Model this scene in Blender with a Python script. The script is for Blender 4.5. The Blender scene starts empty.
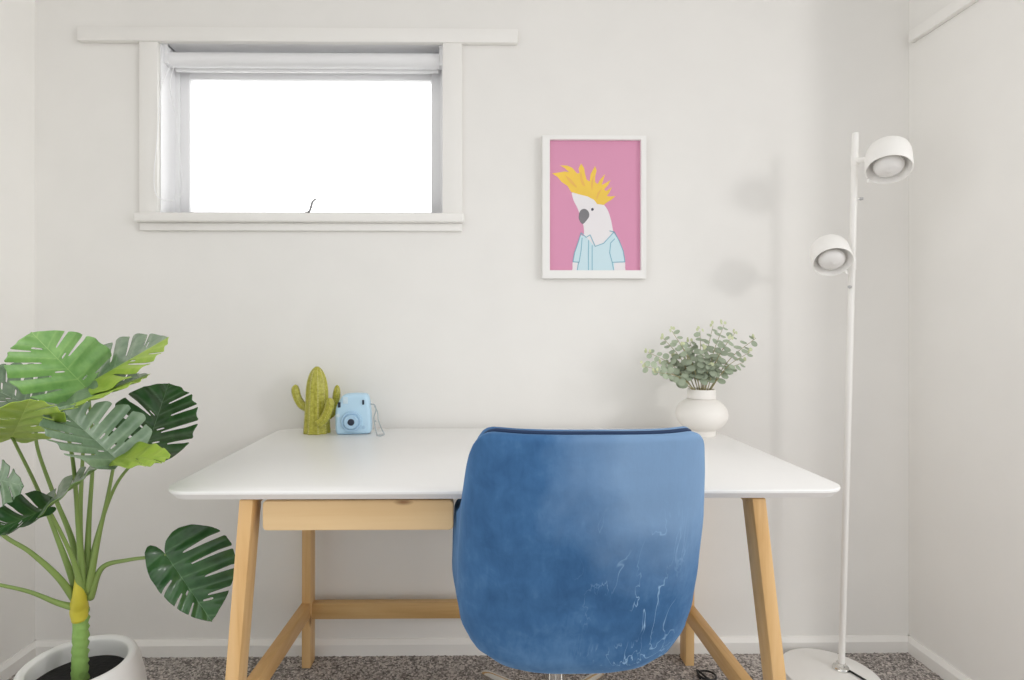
import bpy, bmesh, math, random
from math import sin, cos, pi, radians as R
from mathutils import Vector, Matrix, noise
random.seed(7)
sc = bpy.context.scene
COL = sc.collection

# ------------------------------------------------------------------ camera
F = 560.0; CAM = Vector((0, -1.85, 1.067)); YAW = R(0.6)
CX = 477 + F * math.tan(YAW); CY = 329.0
cd = bpy.data.cameras.new('camera'); co = bpy.data.objects.new('camera', cd); COL.objects.link(co)
co.location = CAM; co.rotation_euler = (R(90), 0, -YAW)
cd.sensor_width = 36; cd.lens = F / 1024 * 36
cd.shift_x = (512 - CX) / 1024; cd.shift_y = (CY - 340) / 1024
cd.clip_start = .02
sc.camera = co

def P(px, py, d):
    """World point seen at (px, py) lying d metres in front of the camera along the room's depth."""
    x, y, z = (px - CX) / F, 1.0, (CY - py) / F
    wx = x * cos(YAW) + y * sin(YAW); wy = -x * sin(YAW) + y * cos(YAW)
    k = d / wy
    return Vector((CAM.x + wx * k, CAM.y + d, CAM.z + z * k))
def PX(px, d): return P(px, 329, d).x
def PZ(py, d, px=477): return P(px, py, d).z

# ------------------------------------------------------------------ materials
def srgb(r, g, b):
    f = lambda c: (c / 255 / 12.92) if c / 255 <= .04045 else ((c / 255 + .055) / 1.055) ** 2.4
    return (f(r), f(g), f(b), 1)
class NT:
    def __init__(s, name):
        s.m = bpy.data.materials.new(name); s.m.use_nodes = True
        s.t = s.m.node_tree; s.n = s.t.nodes; s.l = s.t.links
        s.b = s.n['Principled BSDF']
    def node(s, kind, **kw):
        n = s.n.new(kind)
        for k, v in kw.items():
            if k in n.inputs.keys(): n.inputs[k].default_value = v
            else: setattr(n, k, v)
        return n
    def link(s, a, b): s.l.new(a, b)
    def coords(s, scale=(1, 1, 1), kind='Object', loc=(0, 0, 0)):
        tc = s.node('ShaderNodeTexCoord'); mp = s.node('ShaderNodeMapping')
        mp.inputs['Scale'].default_value = scale; mp.inputs['Location'].default_value = loc
        s.link(tc.outputs[kind], mp.inputs['Vector']); return mp.outputs['Vector']
    def noise(s, vec, scale, detail=3, rough=.5, dist=0):
        n = s.node('ShaderNodeTexNoise'); n.inputs['Scale'].default_value = scale
        n.inputs['Detail'].default_value = detail; n.inputs['Roughness'].default_value = rough
        n.inputs['Distortion'].default_value = dist; s.link(vec, n.inputs['Vector']); return n.outputs['Fac']
    def ramp(s, fac, stops):
        r = s.node('ShaderNodeValToRGB'); e = r.color_ramp.elements
        while len(e) < len(stops): e.new(.5)
        for el, (p, c) in zip(e, stops): el.position = p; el.color = c
        s.link(fac, r.inputs['Fac']); return r.outputs['Color']
    def mix(s, fac, a, b, mode='MIX'):
        m = s.node('ShaderNodeMix', data_type='RGBA', blend_type=mode)
        for i, v in ((0, fac), (6, a), (7, b)):
            if hasattr(v, 'is_linked'): s.link(v, m.inputs[i])
            else: m.inputs[i].default_value = v
        return m.outputs[2]
    def math(s, op, a, b=0.0, c=0.0):
        m = s.node('ShaderNodeMath', operation=op)
        for i, v in enumerate((a, b, c)):
            if hasattr(v, 'is_linked'): s.link(v, m.inputs[i])
            else: m.inputs[i].default_value = v
        return m.outputs[0]
    def bump(s, h, strength=.2, dist=.01):
        b = s.node('ShaderNodeBump'); b.inputs['Strength'].default_value = strength; b.inputs['Distance'].default_value = dist
        s.link(h, b.inputs['Height']); s.link(b.outputs['Normal'], s.b.inputs['Normal'])
    def setb(s, **kw):
        for k, v in kw.items(): s.b.inputs[k.replace('_', ' ')].default_value = v
        return s

def plain(name, col, rough=.5, metal=0, var=.03, spec=.5, bump=0, bscale=200):
    t = NT(name); v = t.coords()
    f = t.noise(v, 6, 3)
    lo = tuple(c * (1 - var) for c in col[:3]) + (1,); hi = tuple(min(1, c * (1 + var)) for c in col[:3]) + (1,)
    t.link(t.ramp(f, [(.3, lo), (.7, hi)]), t.b.inputs['Base Color'])
    t.setb(Roughness=rough, Metallic=metal); t.b.inputs['Specular IOR Level'].default_value = spec
    if bump: t.bump(t.noise(v, bscale, 2), bump, .002)
    return t.m

M = {}
M['wall'] = plain('wall_paint', srgb(239, 237, 233), .75, var=.012, spec=.2, bump=.08, bscale=90)
M['ceiling'] = plain('ceiling_paint', srgb(240, 239, 236), .8, var=.01, spec=.2)
M['trim'] = plain('trim_gloss_paint', srgb(242, 240, 236), .4, var=.01, spec=.35)
M['white_window'] = plain('window_paint', srgb(246, 246, 247), .35, var=.008)
M['desk_white'] = plain('desk_white_lacquer', srgb(243, 242, 240), .38, var=.008, spec=.4)
M['white_metal'] = plain('lamp_white_powdercoat', srgb(243, 241, 237), .38, var=.006)
M['frosted'] = plain('frosted_bulb_glass', srgb(235, 233, 230), .25, var=.01, spec=.6)
M['blind'] = plain('blind_fabric', srgb(240, 240, 241), .8, var=.01, bump=.05, bscale=600)
M['grey_metal'] = plain('grey_metal', srgb(178, 178, 178), .4, .35)
M['chrome'] = plain('chrome', srgb(225, 224, 220), .12, 1.0, var=.01)
M['black'] = plain('black_plastic', srgb(24, 24, 25), .45, var=.1)
M['soil'] = plain('dark_soil', srgb(22, 20, 19), .9, var=.5, bump=1, bscale=120)
M['vase'] = plain('matt_white_ceramic', srgb(240, 236, 230), .7, var=.012, bump=.1, bscale=160)
M['pot'] = plain('white_pot_plaster', srgb(238, 237, 235), .6, var=.02, bump=.15, bscale=60)
M['frame'] = plain('white_picture_frame', srgb(244, 243, 240), .4, var=.006)

def cactus_mat():
    t = NT('cactus_glaze'); v = t.coords()
    n = t.noise(v, 160, 2)
    t.link(t.ramp(n, [(.3, srgb(150, 146, 40)), (.72, srgb(194, 190, 84))]), t.b.inputs['Base Color'])
    t.setb(Roughness=.3); t.bump(n, .5, .003); return t.m
M['cactus'] = cactus_mat()
M['cactus_dots'] = plain('cactus_spine_glaze', srgb(226, 222, 168), .4)
M['cam_blue'] = plain('camera_sky_blue_plastic', srgb(188, 220, 240), .4, var=.01)
M['cam_pale'] = plain('camera_pale_blue_plastic', srgb(202, 222, 232), .35, var=.01)
M['cam_ring'] = plain('camera_lens_ring', srgb(172, 204, 228), .35, var=.01)
M['strap'] = plain('grey_strap_cord', srgb(176, 184, 186), .5)
M['cam_dark'] = plain('camera_lens_glass', srgb(38, 46, 62), .12, var=.05)

def wood(name, axis, seed=0, base=((206, 160, 100), (222, 181, 124), (230, 192, 140)), s=1.0):
    t = NT(name)
    sca = [34 * s, 34 * s, 34 * s]; sca[axis] = 1.6 * s
    v = t.coords(sca, loc=(seed, seed * .7, seed * .3))
    n = t.noise(v, 1.0, 4, .55, .6)
    c = t.ramp(n, [(.28, srgb(*base[0])), (.5, srgb(*base[1])), (.75, srgb(*base[2]))])
    ks = [16, 16, 16]; ks[axis] = 5.5
    kv = t.coords(ks, loc=(seed * 1.3, .4 + seed, seed * .9))
    vo = t.node('ShaderNodeTexVoronoi'); t.link(kv, vo.inputs['Vector']); vo.inputs['Scale'].default_value = 1.0
    k = t.ramp(vo.outputs['Distance'], [(.05, (1, 1, 1, 1)), (.13, (0, 0, 0, 1))])
    sel = t.math('GREATER_THAN', t.node('ShaderNodeSeparateColor').outputs[0], .5)
    sp = [n_ for n_ in t.n if n_.bl_idname == 'ShaderNodeSeparateColor'][0]; t.link(vo.outputs['Color'], sp.inputs[0])
    fac = t.math('MULTIPLY', k, t.math('MULTIPLY', sel, .8))
    t.link(t.mix(fac, c, srgb(128, 82, 42)), t.b.inputs['Base Color'])
    t.setb(Roughness=.45); t.bump(n, .06, .002); return t.m
M['wood_z'] = wood('pine_upright', 2, .3)
M['wood_y'] = wood('pine_depth', 1, 2.1, ((196, 148, 88), (212, 168, 108), (222, 182, 126)))
M['wood_x'] = wood('pine_lengthwise', 0, 4.2, ((194, 154, 98), (210, 172, 116), (220, 186, 134)))
M['wood_drawer'] = wood('pale_ash_drawer', 0, 7.7, ((214, 178, 128), (222, 190, 142), (228, 198, 152)), .7)

def velvet():
    t = NT('blue_velvet'); v = t.coords()
    n1 = t.noise(v, 4.5, 3, .5, .4); n2 = t.noise(t.coords((1, 1, 1), loc=(3, 1, 2)), 26, 4, .6, .5)
    n3 = t.noise(t.coords((1, 1, .3), loc=(5, 2, 1)), 70, 3, .6, .3)
    n = t.math('ADD', t.math('ADD', t.math('MULTIPLY', n1, .55), t.math('MULTIPLY', n2, .28)), t.math('MULTIPLY', n3, .17))
    sep = t.node('ShaderNodeSeparateXYZ'); t.link(v, sep.inputs[0])
    c = t.ramp(n, [(.36, srgb(50, 88, 130)), (.5, srgb(62, 103, 147)), (.66, srgb(88, 128, 170))])
    # ragged patch of brushed pile, with the sheen light on it painted in
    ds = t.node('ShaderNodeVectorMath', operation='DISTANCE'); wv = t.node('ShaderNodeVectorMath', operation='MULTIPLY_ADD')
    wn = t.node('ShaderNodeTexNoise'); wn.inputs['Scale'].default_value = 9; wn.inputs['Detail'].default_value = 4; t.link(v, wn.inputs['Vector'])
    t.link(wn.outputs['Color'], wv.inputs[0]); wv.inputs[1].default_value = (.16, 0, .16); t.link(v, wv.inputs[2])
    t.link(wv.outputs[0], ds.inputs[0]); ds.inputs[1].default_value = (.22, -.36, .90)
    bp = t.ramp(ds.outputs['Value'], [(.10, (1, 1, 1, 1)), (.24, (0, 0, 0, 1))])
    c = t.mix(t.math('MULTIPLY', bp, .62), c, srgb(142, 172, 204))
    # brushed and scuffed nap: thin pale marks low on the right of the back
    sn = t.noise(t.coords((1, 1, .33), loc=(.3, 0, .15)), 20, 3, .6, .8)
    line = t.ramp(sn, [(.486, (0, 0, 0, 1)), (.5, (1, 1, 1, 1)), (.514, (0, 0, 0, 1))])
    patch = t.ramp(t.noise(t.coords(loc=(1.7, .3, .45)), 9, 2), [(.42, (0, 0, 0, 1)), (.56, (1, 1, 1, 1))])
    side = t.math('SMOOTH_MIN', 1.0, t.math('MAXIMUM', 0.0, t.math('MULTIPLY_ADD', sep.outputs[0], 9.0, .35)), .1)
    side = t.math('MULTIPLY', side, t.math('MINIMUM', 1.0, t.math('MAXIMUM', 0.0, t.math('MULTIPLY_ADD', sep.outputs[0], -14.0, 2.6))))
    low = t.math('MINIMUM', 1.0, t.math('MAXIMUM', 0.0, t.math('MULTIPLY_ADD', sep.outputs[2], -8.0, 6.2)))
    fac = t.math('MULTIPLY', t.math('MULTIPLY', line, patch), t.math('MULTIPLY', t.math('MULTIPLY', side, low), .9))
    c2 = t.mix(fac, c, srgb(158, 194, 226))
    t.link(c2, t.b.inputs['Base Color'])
    t.setb(Roughness=.75); t.b.inputs['Specular IOR Level'].default_value = .15
    t.b.inputs['Sheen Weight'].default_value = .5; t.b.inputs['Sheen Roughness'].default_value = .35
    t.b.inputs['Sheen Tint'].default_value = srgb(150, 190, 235)
    t.bump(n, .25, .01); return t.m
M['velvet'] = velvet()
M['seam'] = plain('navy_seam_piping', srgb(26, 50, 84), .8)

def leafmat(name, dark, light, rough, vein):
    t = NT(name); v = t.coords()
    n = t.noise(v, 22, 3, .6)
    c = t.ramp(n, [(.3, srgb(*dark)), (.7, srgb(*light))])
    at = t.node('ShaderNodeAttribute', attribute_name='vein')
    t.link(t.mix(at.outputs['Fac'], c, srgb(*vein)), t.b.inputs['Base Color'])
    t.setb(Roughness=rough); t.b.inputs['Specular IOR Level'].default_value = .5
    t.b.inputs['Subsurface Weight'].default_value = 0
    # let some light pass through the thin leaf
    tr = t.node('ShaderNodeBsdfTranslucent'); tr.inputs['Color'].default_value = srgb(150, 190, 60)
    mx = t.node('ShaderNodeMixShader'); mx.inputs[0].default_value = .12
    out = t.n['Material Output']
    t.link(t.b.outputs[0], mx.inputs[1]); t.link(tr.outputs[0], mx.inputs[2]); t.link(mx.outputs[0], out.inputs['Surface'])
    return t.m
M['leaf_dark'] = leafmat('leaf_dark_green', (40, 76, 42), (70, 110, 66), .2, (116, 154, 104))
M['leaf_mid'] = leafmat('leaf_mid_green', (114, 162, 92), (154, 196, 122), .42, (186, 216, 146))
M['leaf_grey'] = leafmat('leaf_grey_green', (104, 132, 104), (150, 172, 144), .25, (185, 205, 175))
M['leaf_under'] = leafmat('leaf_yellow_underside', (146, 182, 58), (182, 206, 86), .5, (205, 220, 120))
M['leaf_under_dark'] = leafmat('leaf_olive_underside', (96, 134, 60), (132, 164, 84), .5, (170, 195, 120))
M['petiole'] = plain('petiole_green', srgb(132, 156, 84), .5, var=.14)
M['trunk'] = plain('wrapped_trunk_green', srgb(132, 168, 88), .55, var=.3, bump=1.0, bscale=110)
M['sheath'] = plain('yellow_leaf_sheath', srgb(200, 190, 62), .5, var=.15)
M['euc'] = plain('eucalyptus_leaf', srgb(168, 180, 156), .6, var=.2)
M['euc_tip'] = plain('eucalyptus_young_leaf', srgb(206, 212, 172), .6, var=.08)
M['euc_stem'] = plain('eucalyptus_stem', srgb(168, 160, 122), .6, var=.1)

def carpet():
    t = NT('grey_loop_carpet'); v = t.coords()
    vo = t.node('ShaderNodeTexVoronoi'); t.link(v, vo.inputs['Vector']); vo.inputs['Scale'].default_value = 185
    sp = t.node('ShaderNodeSeparateColor'); t.link(vo.outputs['Color'], sp.inputs[0])
    n = t.noise(v, 60, 3, .6)
    k = t.math('ADD', t.math('MULTIPLY', sp.outputs[0], .65), t.math('MULTIPLY', n, .35))
    c = t.ramp(k, [(.2, srgb(112, 107, 104)), (.5, srgb(166, 159, 154)), (.85, srgb(220, 212, 206))])
    t.link(c, t.b.inputs['Base Color']); t.setb(Roughness=.95); t.b.inputs['Specular IOR Level'].default_value = .05
    t.bump(t.math('SUBTRACT', 1.0, vo.outputs['Distance']), .5, .006); return t.m
M['carpet'] = carpet()
def glassmat():
    t = NT('window_glass'); t.setb(Roughness=.02); out = t.n['Material Output']
    tr = t.node('ShaderNodeBsdfTransparent'); gl = t.node('ShaderNodeBsdfGlossy'); gl.inputs['Roughness'].default_value = .03
    fr = t.node('ShaderNodeFresnel'); fr.inputs['IOR'].default_value = 1.3
    mx = t.node('ShaderNodeMixShader'); t.link(fr.outputs[0], mx.inputs[0]); t.link(tr.outputs[0], mx.inputs[1]); t.link(gl.outputs[0], mx.inputs[2])
    t.link(mx.outputs[0], out.inputs['Surface']); return t.m
M['glass'] = glassmat()
M['art_pink'] = plain('print_pink', srgb(222, 152, 184), .55, var=.012)
M['art_white'] = plain('print_white', srgb(238, 234, 236), .55, var=.01)
M['art_yellow'] = plain('print_yellow', srgb(246, 206, 84), .55, var=.06)
M['art_orange'] = plain('print_amber', srgb(240, 188, 96), .55, var=.05)
M['art_grey'] = plain('print_grey', srgb(132, 130, 134), .55, var=.12)
M['art_blue'] = plain('print_pale_blue', srgb(206, 230, 238), .55, var=.015)
M['art_line'] = plain('print_blue_line', srgb(130, 184, 204), .55)
M['art_eye'] = plain('print_dark_eye', srgb(72, 74, 92), .5)

# ------------------------------------------------------------------ object helpers
def link(o): COL.objects.link(o); return o
def tag(o, label=None, cat=None, group=None, kind=None):
    if label: o['label'] = label
    if cat: o['category'] = cat
    if group: o['group'] = group
    if kind: o['kind'] = kind
    return o
def empty(name, loc, label, cat, group=None):
    o = link(bpy.data.objects.new(name, None)); o.location = loc; o.empty_display_size = .05
    return tag(o, label, cat, group)
def wloc(o):
    v = Vector((0, 0, 0))
    while o: v += o.location; o = o.parent
    return v
def build(name, bm, mats, parent=None, origin=None, smooth=True, angle=35, mods=None):
    """Vertices are given in world space; the mesh is stored relative to its parent or origin."""
    me = bpy.data.meshes.new(name); o = bpy.data.objects.new(name, me); link(o)
    off = wloc(parent) if parent else Vector(origin or (0, 0, 0))
    if parent: o.parent = parent
    if origin and parent:
        o.location = Vector(origin) - off; off = Vector(origin)
    elif origin: o.location = Vector(origin)
    bmesh.ops.translate(bm, vec=-off, verts=bm.verts)
    bm.normal_update(); bm.to_mesh(me); bm.free()
    for m in (mats if isinstance(mats, list) else [mats]): me.materials.append(m)
    if smooth:
        for p in me.polygons: p.use_smooth = True
        if angle < 180:
            md = me; 
            try: md.set_sharp_from_angle(angle=R(angle))
            except Exception: pass
    return o
def BM(): return bmesh.new()
def box(bm, a, b, bevel=0, seg=2):
    a, b = Vector(a), Vector(b)
    lo = Vector((min(a.x, b.x), min(a.y, b.y), min(a.z, b.z))); hi = Vector((max(a.x, b.x), max(a.y, b.y), max(a.z, b.z)))
    vs = [bm.verts.new((x, y, z)) for x in (lo.x, hi.x) for y in (lo.y, hi.y) for z in (lo.z, hi.z)]
    fs = [(0, 1, 3, 2), (4, 6, 7, 5), (0, 4, 5, 1), (2, 3, 7, 6), (0, 2, 6, 4), (1, 5, 7, 3)]
    faces = [bm.faces.new([vs[i] for i in f]) for f in fs]
    if bevel:
        es = list({e for f in faces for e in f.edges})
        bmesh.ops.bevel(bm, geom=es, offset=bevel, segments=seg, profile=.5, affect='EDGES')
def hexa(bm, bot, top, bevel=0):
    """Bar between two quads (lists of four points)."""
    v = [bm.verts.new(p) for p in bot] + [bm.verts.new(p) for p in top]
    fs = [(3, 2, 1, 0), (4, 5, 6, 7)] + [(i, (i + 1) % 4, 4 + (i + 1) % 4, 4 + i) for i in range(4)]
    faces = [bm.faces.new([v[i] for i in f]) for f in fs]
    bmesh.ops.recalc_face_normals(bm, faces=faces)
    if bevel: bmesh.ops.bevel(bm, geom=list({e for f in faces for e in f.edges}), offset=bevel, segments=2, profile=.5, affect='EDGES')
def spline(pts, n):
    """Catmull-Rom through points."""
    pts = [Vector(p) for p in pts]
    q = [2 * pts[0] - pts[1]] + pts + [2 * pts[-1] - pts[-2]]
    out = []
    for i in range(1, len(q) - 2):
        for k in range(n):
            t = k / n; a, b, c, d = q[i - 1], q[i], q[i + 1], q[i + 2]
            out.append(.5 * ((2 * b) + (c - a) * t + (2 * a - 5 * b + 4 * c - d) * t * t + (3 * b - a - 3 * c + d) * t ** 3))
    out.append(pts[-1]); return out
def tube(bm, pts, rad, n=12, cap=True, mat=0, flat=1.0):
    pts = [Vector(p) for p in pts]; N = len(pts)
    if not isinstance(rad, (list, tuple)): rad = [rad] * N
    elif len(rad) != N:
        r0 = rad; rad = [r0[min(int(i / (N - 1) * (len(r0) - 1)), len(r0) - 2)] + (i / (N - 1) * (len(r0) - 1) - min(int(i / (N - 1) * (len(r0) - 1)), len(r0) - 2)) * (r0[min(int(i / (N - 1) * (len(r0) - 1)), len(r0) - 2) + 1] - r0[min(int(i / (N - 1) * (len(r0) - 1)), len(r0) - 2)]) for i in range(N)]
    t0 = (pts[1] - pts[0]).normalized()
    up = Vector((0, 0, 1)) if abs(t0.z) < .9 else Vector((0, 1, 0))
    u = t0.cross(up).normalized(); rings = []
    for i in range(N):
        t = (pts[min(i + 1, N - 1)] - pts[max(i - 1, 0)]).normalized()
        u = (u - t * u.dot(t)).normalized(); w = t.cross(u)
        rings.append([bm.verts.new(pts[i] + rad[i] * (cos(2 * pi * k / n) * u + flat * sin(2 * pi * k / n) * w)) for k in range(n)])
    for a, b in zip(rings, rings[1:]):
        for k in range(n):
            f = bm.faces.new((a[k], a[(k + 1) % n], b[(k + 1) % n], b[k])); f.material_index = mat
    if cap:
        f = bm.faces.new(rings[0][::-1]); f.material_index = mat
        f = bm.faces.new(rings[-1]); f.material_index = mat
def lathe(bm, prof, n=40, center=(0, 0, 0), rot=None, mat=0):
    """Revolve (r, z) about an axis; ends with r == 0 close to a point."""
    c = Vector(center); rings = []
    mt = rot or Matrix.Identity(3)
    for r, z in prof:
        if r < 1e-6: rings.append([bm.verts.new(c + mt @ Vector((0, 0, z)))])
        else: rings.append([bm.verts.new(c + mt @ Vector((r * cos(2 * pi * k / n), r * sin(2 * pi * k / n), z))) for k in range(n)])
    new = []
    for a, b in zip(rings, rings[1:]):
        for k in range(n):
            k2 = (k + 1) % n
            if len(a) == 1 and len(b) == 1: continue
            if len(a) == 1: vs = (a[0], b[k2], b[k])
            elif len(b) == 1: vs = (a[k], a[k2], b[0])
            else: vs = (a[k], a[k2], b[k2], b[k])
            f = bm.faces.new(vs); f.material_index = mat; new.append(f)
    bmesh.ops.recalc_face_normals(bm, faces=new)
def axis_rot(z):
    z = Vector(z).normalized(); return z.to_track_quat('Z', 'Y').to_matrix()

# ------------------------------------------------------------------ room
DW = 1.85
XL, XR = PX(35, DW), PX(909, DW)
ZC = 2.5; YB = -2.6; YCEIL = -1.3
def struct(name, bm, mat, **k):
    o = build(name, bm, mat, **k); o['kind'] = 'structure'; return o
ox0, ox1 = PX(160, DW), PX(443, DW); oz0, oz1 = PZ(213, 1.82), PZ(42.3, DW)
bm = BM()
T = .13
box(bm, (XL - .1, 0, -.05), (ox0, T, ZC)); box(bm, (ox1, 0, -.05), (XR + .1, T, ZC))
box(bm, (ox0, 0, -.05), (ox1, T, oz0)); box(bm, (ox0, 0, oz1), (ox1, T, ZC))
struct('wall_back', bm, M['wall'], smooth=False)
bm = BM(); box(bm, (XL - .1, -1.05, -.05), (XL, 0, ZC)); struct('wall_left', bm, M['wall'], smooth=False)
YS = -.42
bm = BM(); box(bm, (XR, YS, -.05), (XR + .1, 0, ZC)); box(bm, (XR + .1, YS, -.05), (4.0, YS + .1, ZC))
struct('wall_right', bm, M['wall'], smooth=False)
bm = BM(); box(bm, (XL - .1, YCEIL, ZC), (4.0, T, ZC + .08)); struct('ceiling', bm, M['ceiling'], smooth=False)
# carpet: a fine, lumpy grid near the wall and plain beyond
bm = BM()
nx, ny = 520, 150; y0c = -.78
gv = []
for j in range(ny + 1):
    row = []
    for i in range(nx + 1):
        x = XL + (XR - XL) * i / nx; y = y0c - y0c * j / ny
        h = .0035 * noise.noise(Vector((x * 130, y * 130, 0))) + .0022 * noise.noise(Vector((x * 300, y * 300, 5)))
        if i in (0, nx) or j in (0, ny): h = 0
        row.append(bm.verts.new((x, y, h - .002)))
    gv.append(row)
for j in range(ny):
    for i in range(nx): bm.faces.new((gv[j][i], gv[j][i + 1], gv[j + 1][i + 1], gv[j + 1][i]))
def quad(bm, pts): bm.faces.new([bm.verts.new(p) for p in pts])
quad(bm, [(XL, YB, -.002), (4, YB, -.002), (4, y0c, -.002), (XL, y0c, -.002)])
quad(bm, [(XR, y0c, -.002), (4, y0c, -.002), (4, YS, -.002), (XR, YS, -.002)])
struct('floor', bm, M['carpet'], angle=180)

# skirting with a sloped, lit top edge
def skirting(name, pts_a, pts_b, nrm, zt=.048, th=.016):
    bm = BM(); n = Vector(nrm)
    prof = [(0, -.01), (th, -.01), (th, zt - .014), (th * .35, zt), (0, zt)]
    va = [bm.verts.new(Vector(pts_a) + n * o + Vector((0, 0, z))) for o, z in prof]
    vb = [bm.verts.new(Vector(pts_b) + n * o + Vector((0, 0, z))) for o, z in prof]
    for i in range(len(prof)):
        j = (i + 1) % len(prof); bm.faces.new((va[i], va[j], vb[j], vb[i]))
    bm.faces.new(va[::-1]); bm.faces.new(vb)
    bmesh.ops.recalc_face_normals(bm, faces=bm.faces[:])
    return struct(name, bm, M['trim'], smooth=False)
skirting('baseboard_back', (XL, 0, 0), (XR, 0, 0), (0, -1, 0))
skirting('baseboard_left', (XL, -1.05, 0), (XL, 0, 0), (1, 0, 0))
skirting('baseboard_right', (XR, YS, 0), (XR, 0, 0), (-1, 0, 0))

# shelf cleats: the long board over the window and the one on the right wall
bm = BM(); box(bm, (PX(77, 1.83), -.021, PZ(42.5, 1.83)), (PX(517.7, 1.83), 0, PZ(28.4, 1.83)), .003)
struct('trim_1', bm, M['trim'])
bm = BM(); zt, zb = PZ(32, 1.83, 911), PZ(43.5, 1.83, 911)
box(bm, (XR - .02, YS + .002, zb), (XR, -.022, zt), .003); struct('trim_2', bm, M['trim'])

# window
bm = BM()
for xa, xb in ((PX(139, 1.835), ox0), (ox1, PX(462, 1.835))): box(bm, (xa, -.015, oz0), (xb, 0, oz1 + .003), .002)
struct('trim_3', bm, M['trim'])
bm = BM()
box(bm, (PX(133.5, 1.82), -.034, PZ(222, 1.816)), (PX(464, 1.82), .0, oz0), .006, 3)
box(bm, (ox0, 0, PZ(222, 1.816)), (ox1, .085, oz0), .002)
struct('trim_4', bm, M['trim'])
bm = BM(); box(bm, (PX(139, 1.835), -.014, PZ(231, 1.836)), (PX(462, 1.835), 0, PZ(222, 1.816)), .003); struct('trim_5', bm, M['trim'])
win = empty('window_1', ((ox0 + ox1) / 2, .09, oz0), None, None); win['kind'] = 'structure'
def ring(bm, x0, x1, z0, z1, y0, y1, l, r, b, t, bev=.002):
    box(bm, (x0, y0, z0), (x0 + l, y1, z1), bev); box(bm, (x1 - r, y0, z0), (x1, y1, z1), bev)
    box(bm, (x0 + l, y0, z1 - t), (x1 - r, y1, z1), bev); box(bm, (x0 + l, y0, z0), (x1 - r, y1, z0 + b), bev)
gx0, gx1, gz1 = PX(189, 1.94), PX(431, 1.94), PZ(80, 1.94)
bm = BM(); ring(bm, ox0, ox1, oz0, oz1, .085, T, gx0 - .031 - ox0, ox1 - gx1 - .031, .012, oz1 - gz1 - .04)
build('window_frame', bm, M['white_window'], win)['kind'] = 'structure'
bm = BM(); ring(bm, gx0 - .031, gx1 + .031, oz0 + .012, gz1 + .04, .094, T - .005, .031, .031, .016, .04)
sash = build('window_sash', bm, M['white_window'], win); sash['kind'] = 'structure'
bm = BM(); box(bm, (gx0 - .003, .109, oz0 + .026), (gx1 + .003, .113, gz1 + .003))
build('glass_pane', bm, M['glass'], win, smooth=False)['kind'] = 'structure'
bm = BM(); a = P(308, 213, 1.925)
tube(bm, spline([P(304, 213.2, 1.925), P(309, 211.5, 1.92), P(311, 207, 1.915), P(312.5, 202, 1.91), P(316, 198.5, 1.905)], 6), [.003, .0038, .0045, .0042, .003], 10)
build('window_stay', bm, M['grey_metal'], win)['kind'] = 'structure'
bm = BM()
box(bm, (ox0 - .0, .0, oz0), (ox0 + .004, .085, oz1)); box(bm, (ox1 - .004, .0, oz0), (ox1, .085, oz1)); box(bm, (ox0 + .004, 0, oz1 - .004), (ox1 - .004, .085, oz1))
build('window_jamb', bm, M['white_window'], win, smooth=False)['kind'] = 'structure'

# roller blind
by = .036; dB = DW + by
bz = (PZ(54.5, dB) + PZ(69, dB)) / 2; br = (PZ(54.5, dB) - PZ(69, dB)) / 2
bx0, bx1 = ox0 + .018, ox1 - .014
bl = empty('roller_blind', ((bx0 + bx1) / 2, by, bz - br), 'white roller blind rolled up at the top of the window', 'blind')
bm = BM(); lathe(bm, [(0, 0), (br, 0), (br, bx1 - bx0), (0, bx1 - bx0)], 32, (bx0, by, bz), axis_rot((1, 0, 0)))
rl = build('fabric_roll', bm, M['blind'], bl)
bm = BM(); box(bm, (bx0 + .004, by + br - .009, bz - br - .006), (bx1 - .004, by + br, bz - br + .012), .003, 3)
build('bottom_rail', bm, M['white_window'], bl)
for s, x in ((-1, bx0), (1, bx1)):
    bm = BM(); xa = x - s * .0; xb = ox0 + .004 if s < 0 else ox1 - .004
    box(bm, (min(xa, xb), by - .021, bz - .02), (max(xa, xb), by + .02, oz1 - .004), .002)
    lathe(bm, [(0, 0), (.019, 0), (.019, .006), (.012, .009), (0, .009)], 24, (x - s * .004, by, bz), axis_rot((s, 0, 0)))
    box(bm, (min(xa, xb), by - .03, oz1 - .012), (max(xa, xb) , by + .02, oz1 - .004), .001)
    bk = build('bracket', bm, M['white_window'], bl)
bm = BM(); lathe(bm, [(0, 0), (.02, 0), (.02, .004), (.014, .006), (.014, .010), (.02, .012), (.02, .014), (0, .014)], 24, (ox0 + .004, by - .0, bz), axis_rot((1, 0, 0)))
build('chain_wheel', bm, M['grey_metal'], bl)
yy = DW - .022
cp = [P(163, 60, yy), P(161, 90, yy), P(157, 140, yy), P(154, 175, yy), P(156, 194, yy), P(165, 200.5, yy), P(177, 199, yy), P(183, 190, yy), P(181, 165, yy), P(176, 120, yy), P(170, 85, yy), P(167, 60, yy)]
cp[0].y = cp[-1].y = by - .015
bm = BM(); sp = spline(cp, 14); tube(bm, sp, .0011, 6)
acc = 0
for a, b in zip(sp, sp[1:]):
    acc += (b - a).length
    if acc > .007:
        acc = 0; bmesh.ops.create_icosphere(bm, subdivisions=1, radius=.0021, matrix=Matrix.Translation(b))
build('bead_chain', bm, M['white_window'], bl)

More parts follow.
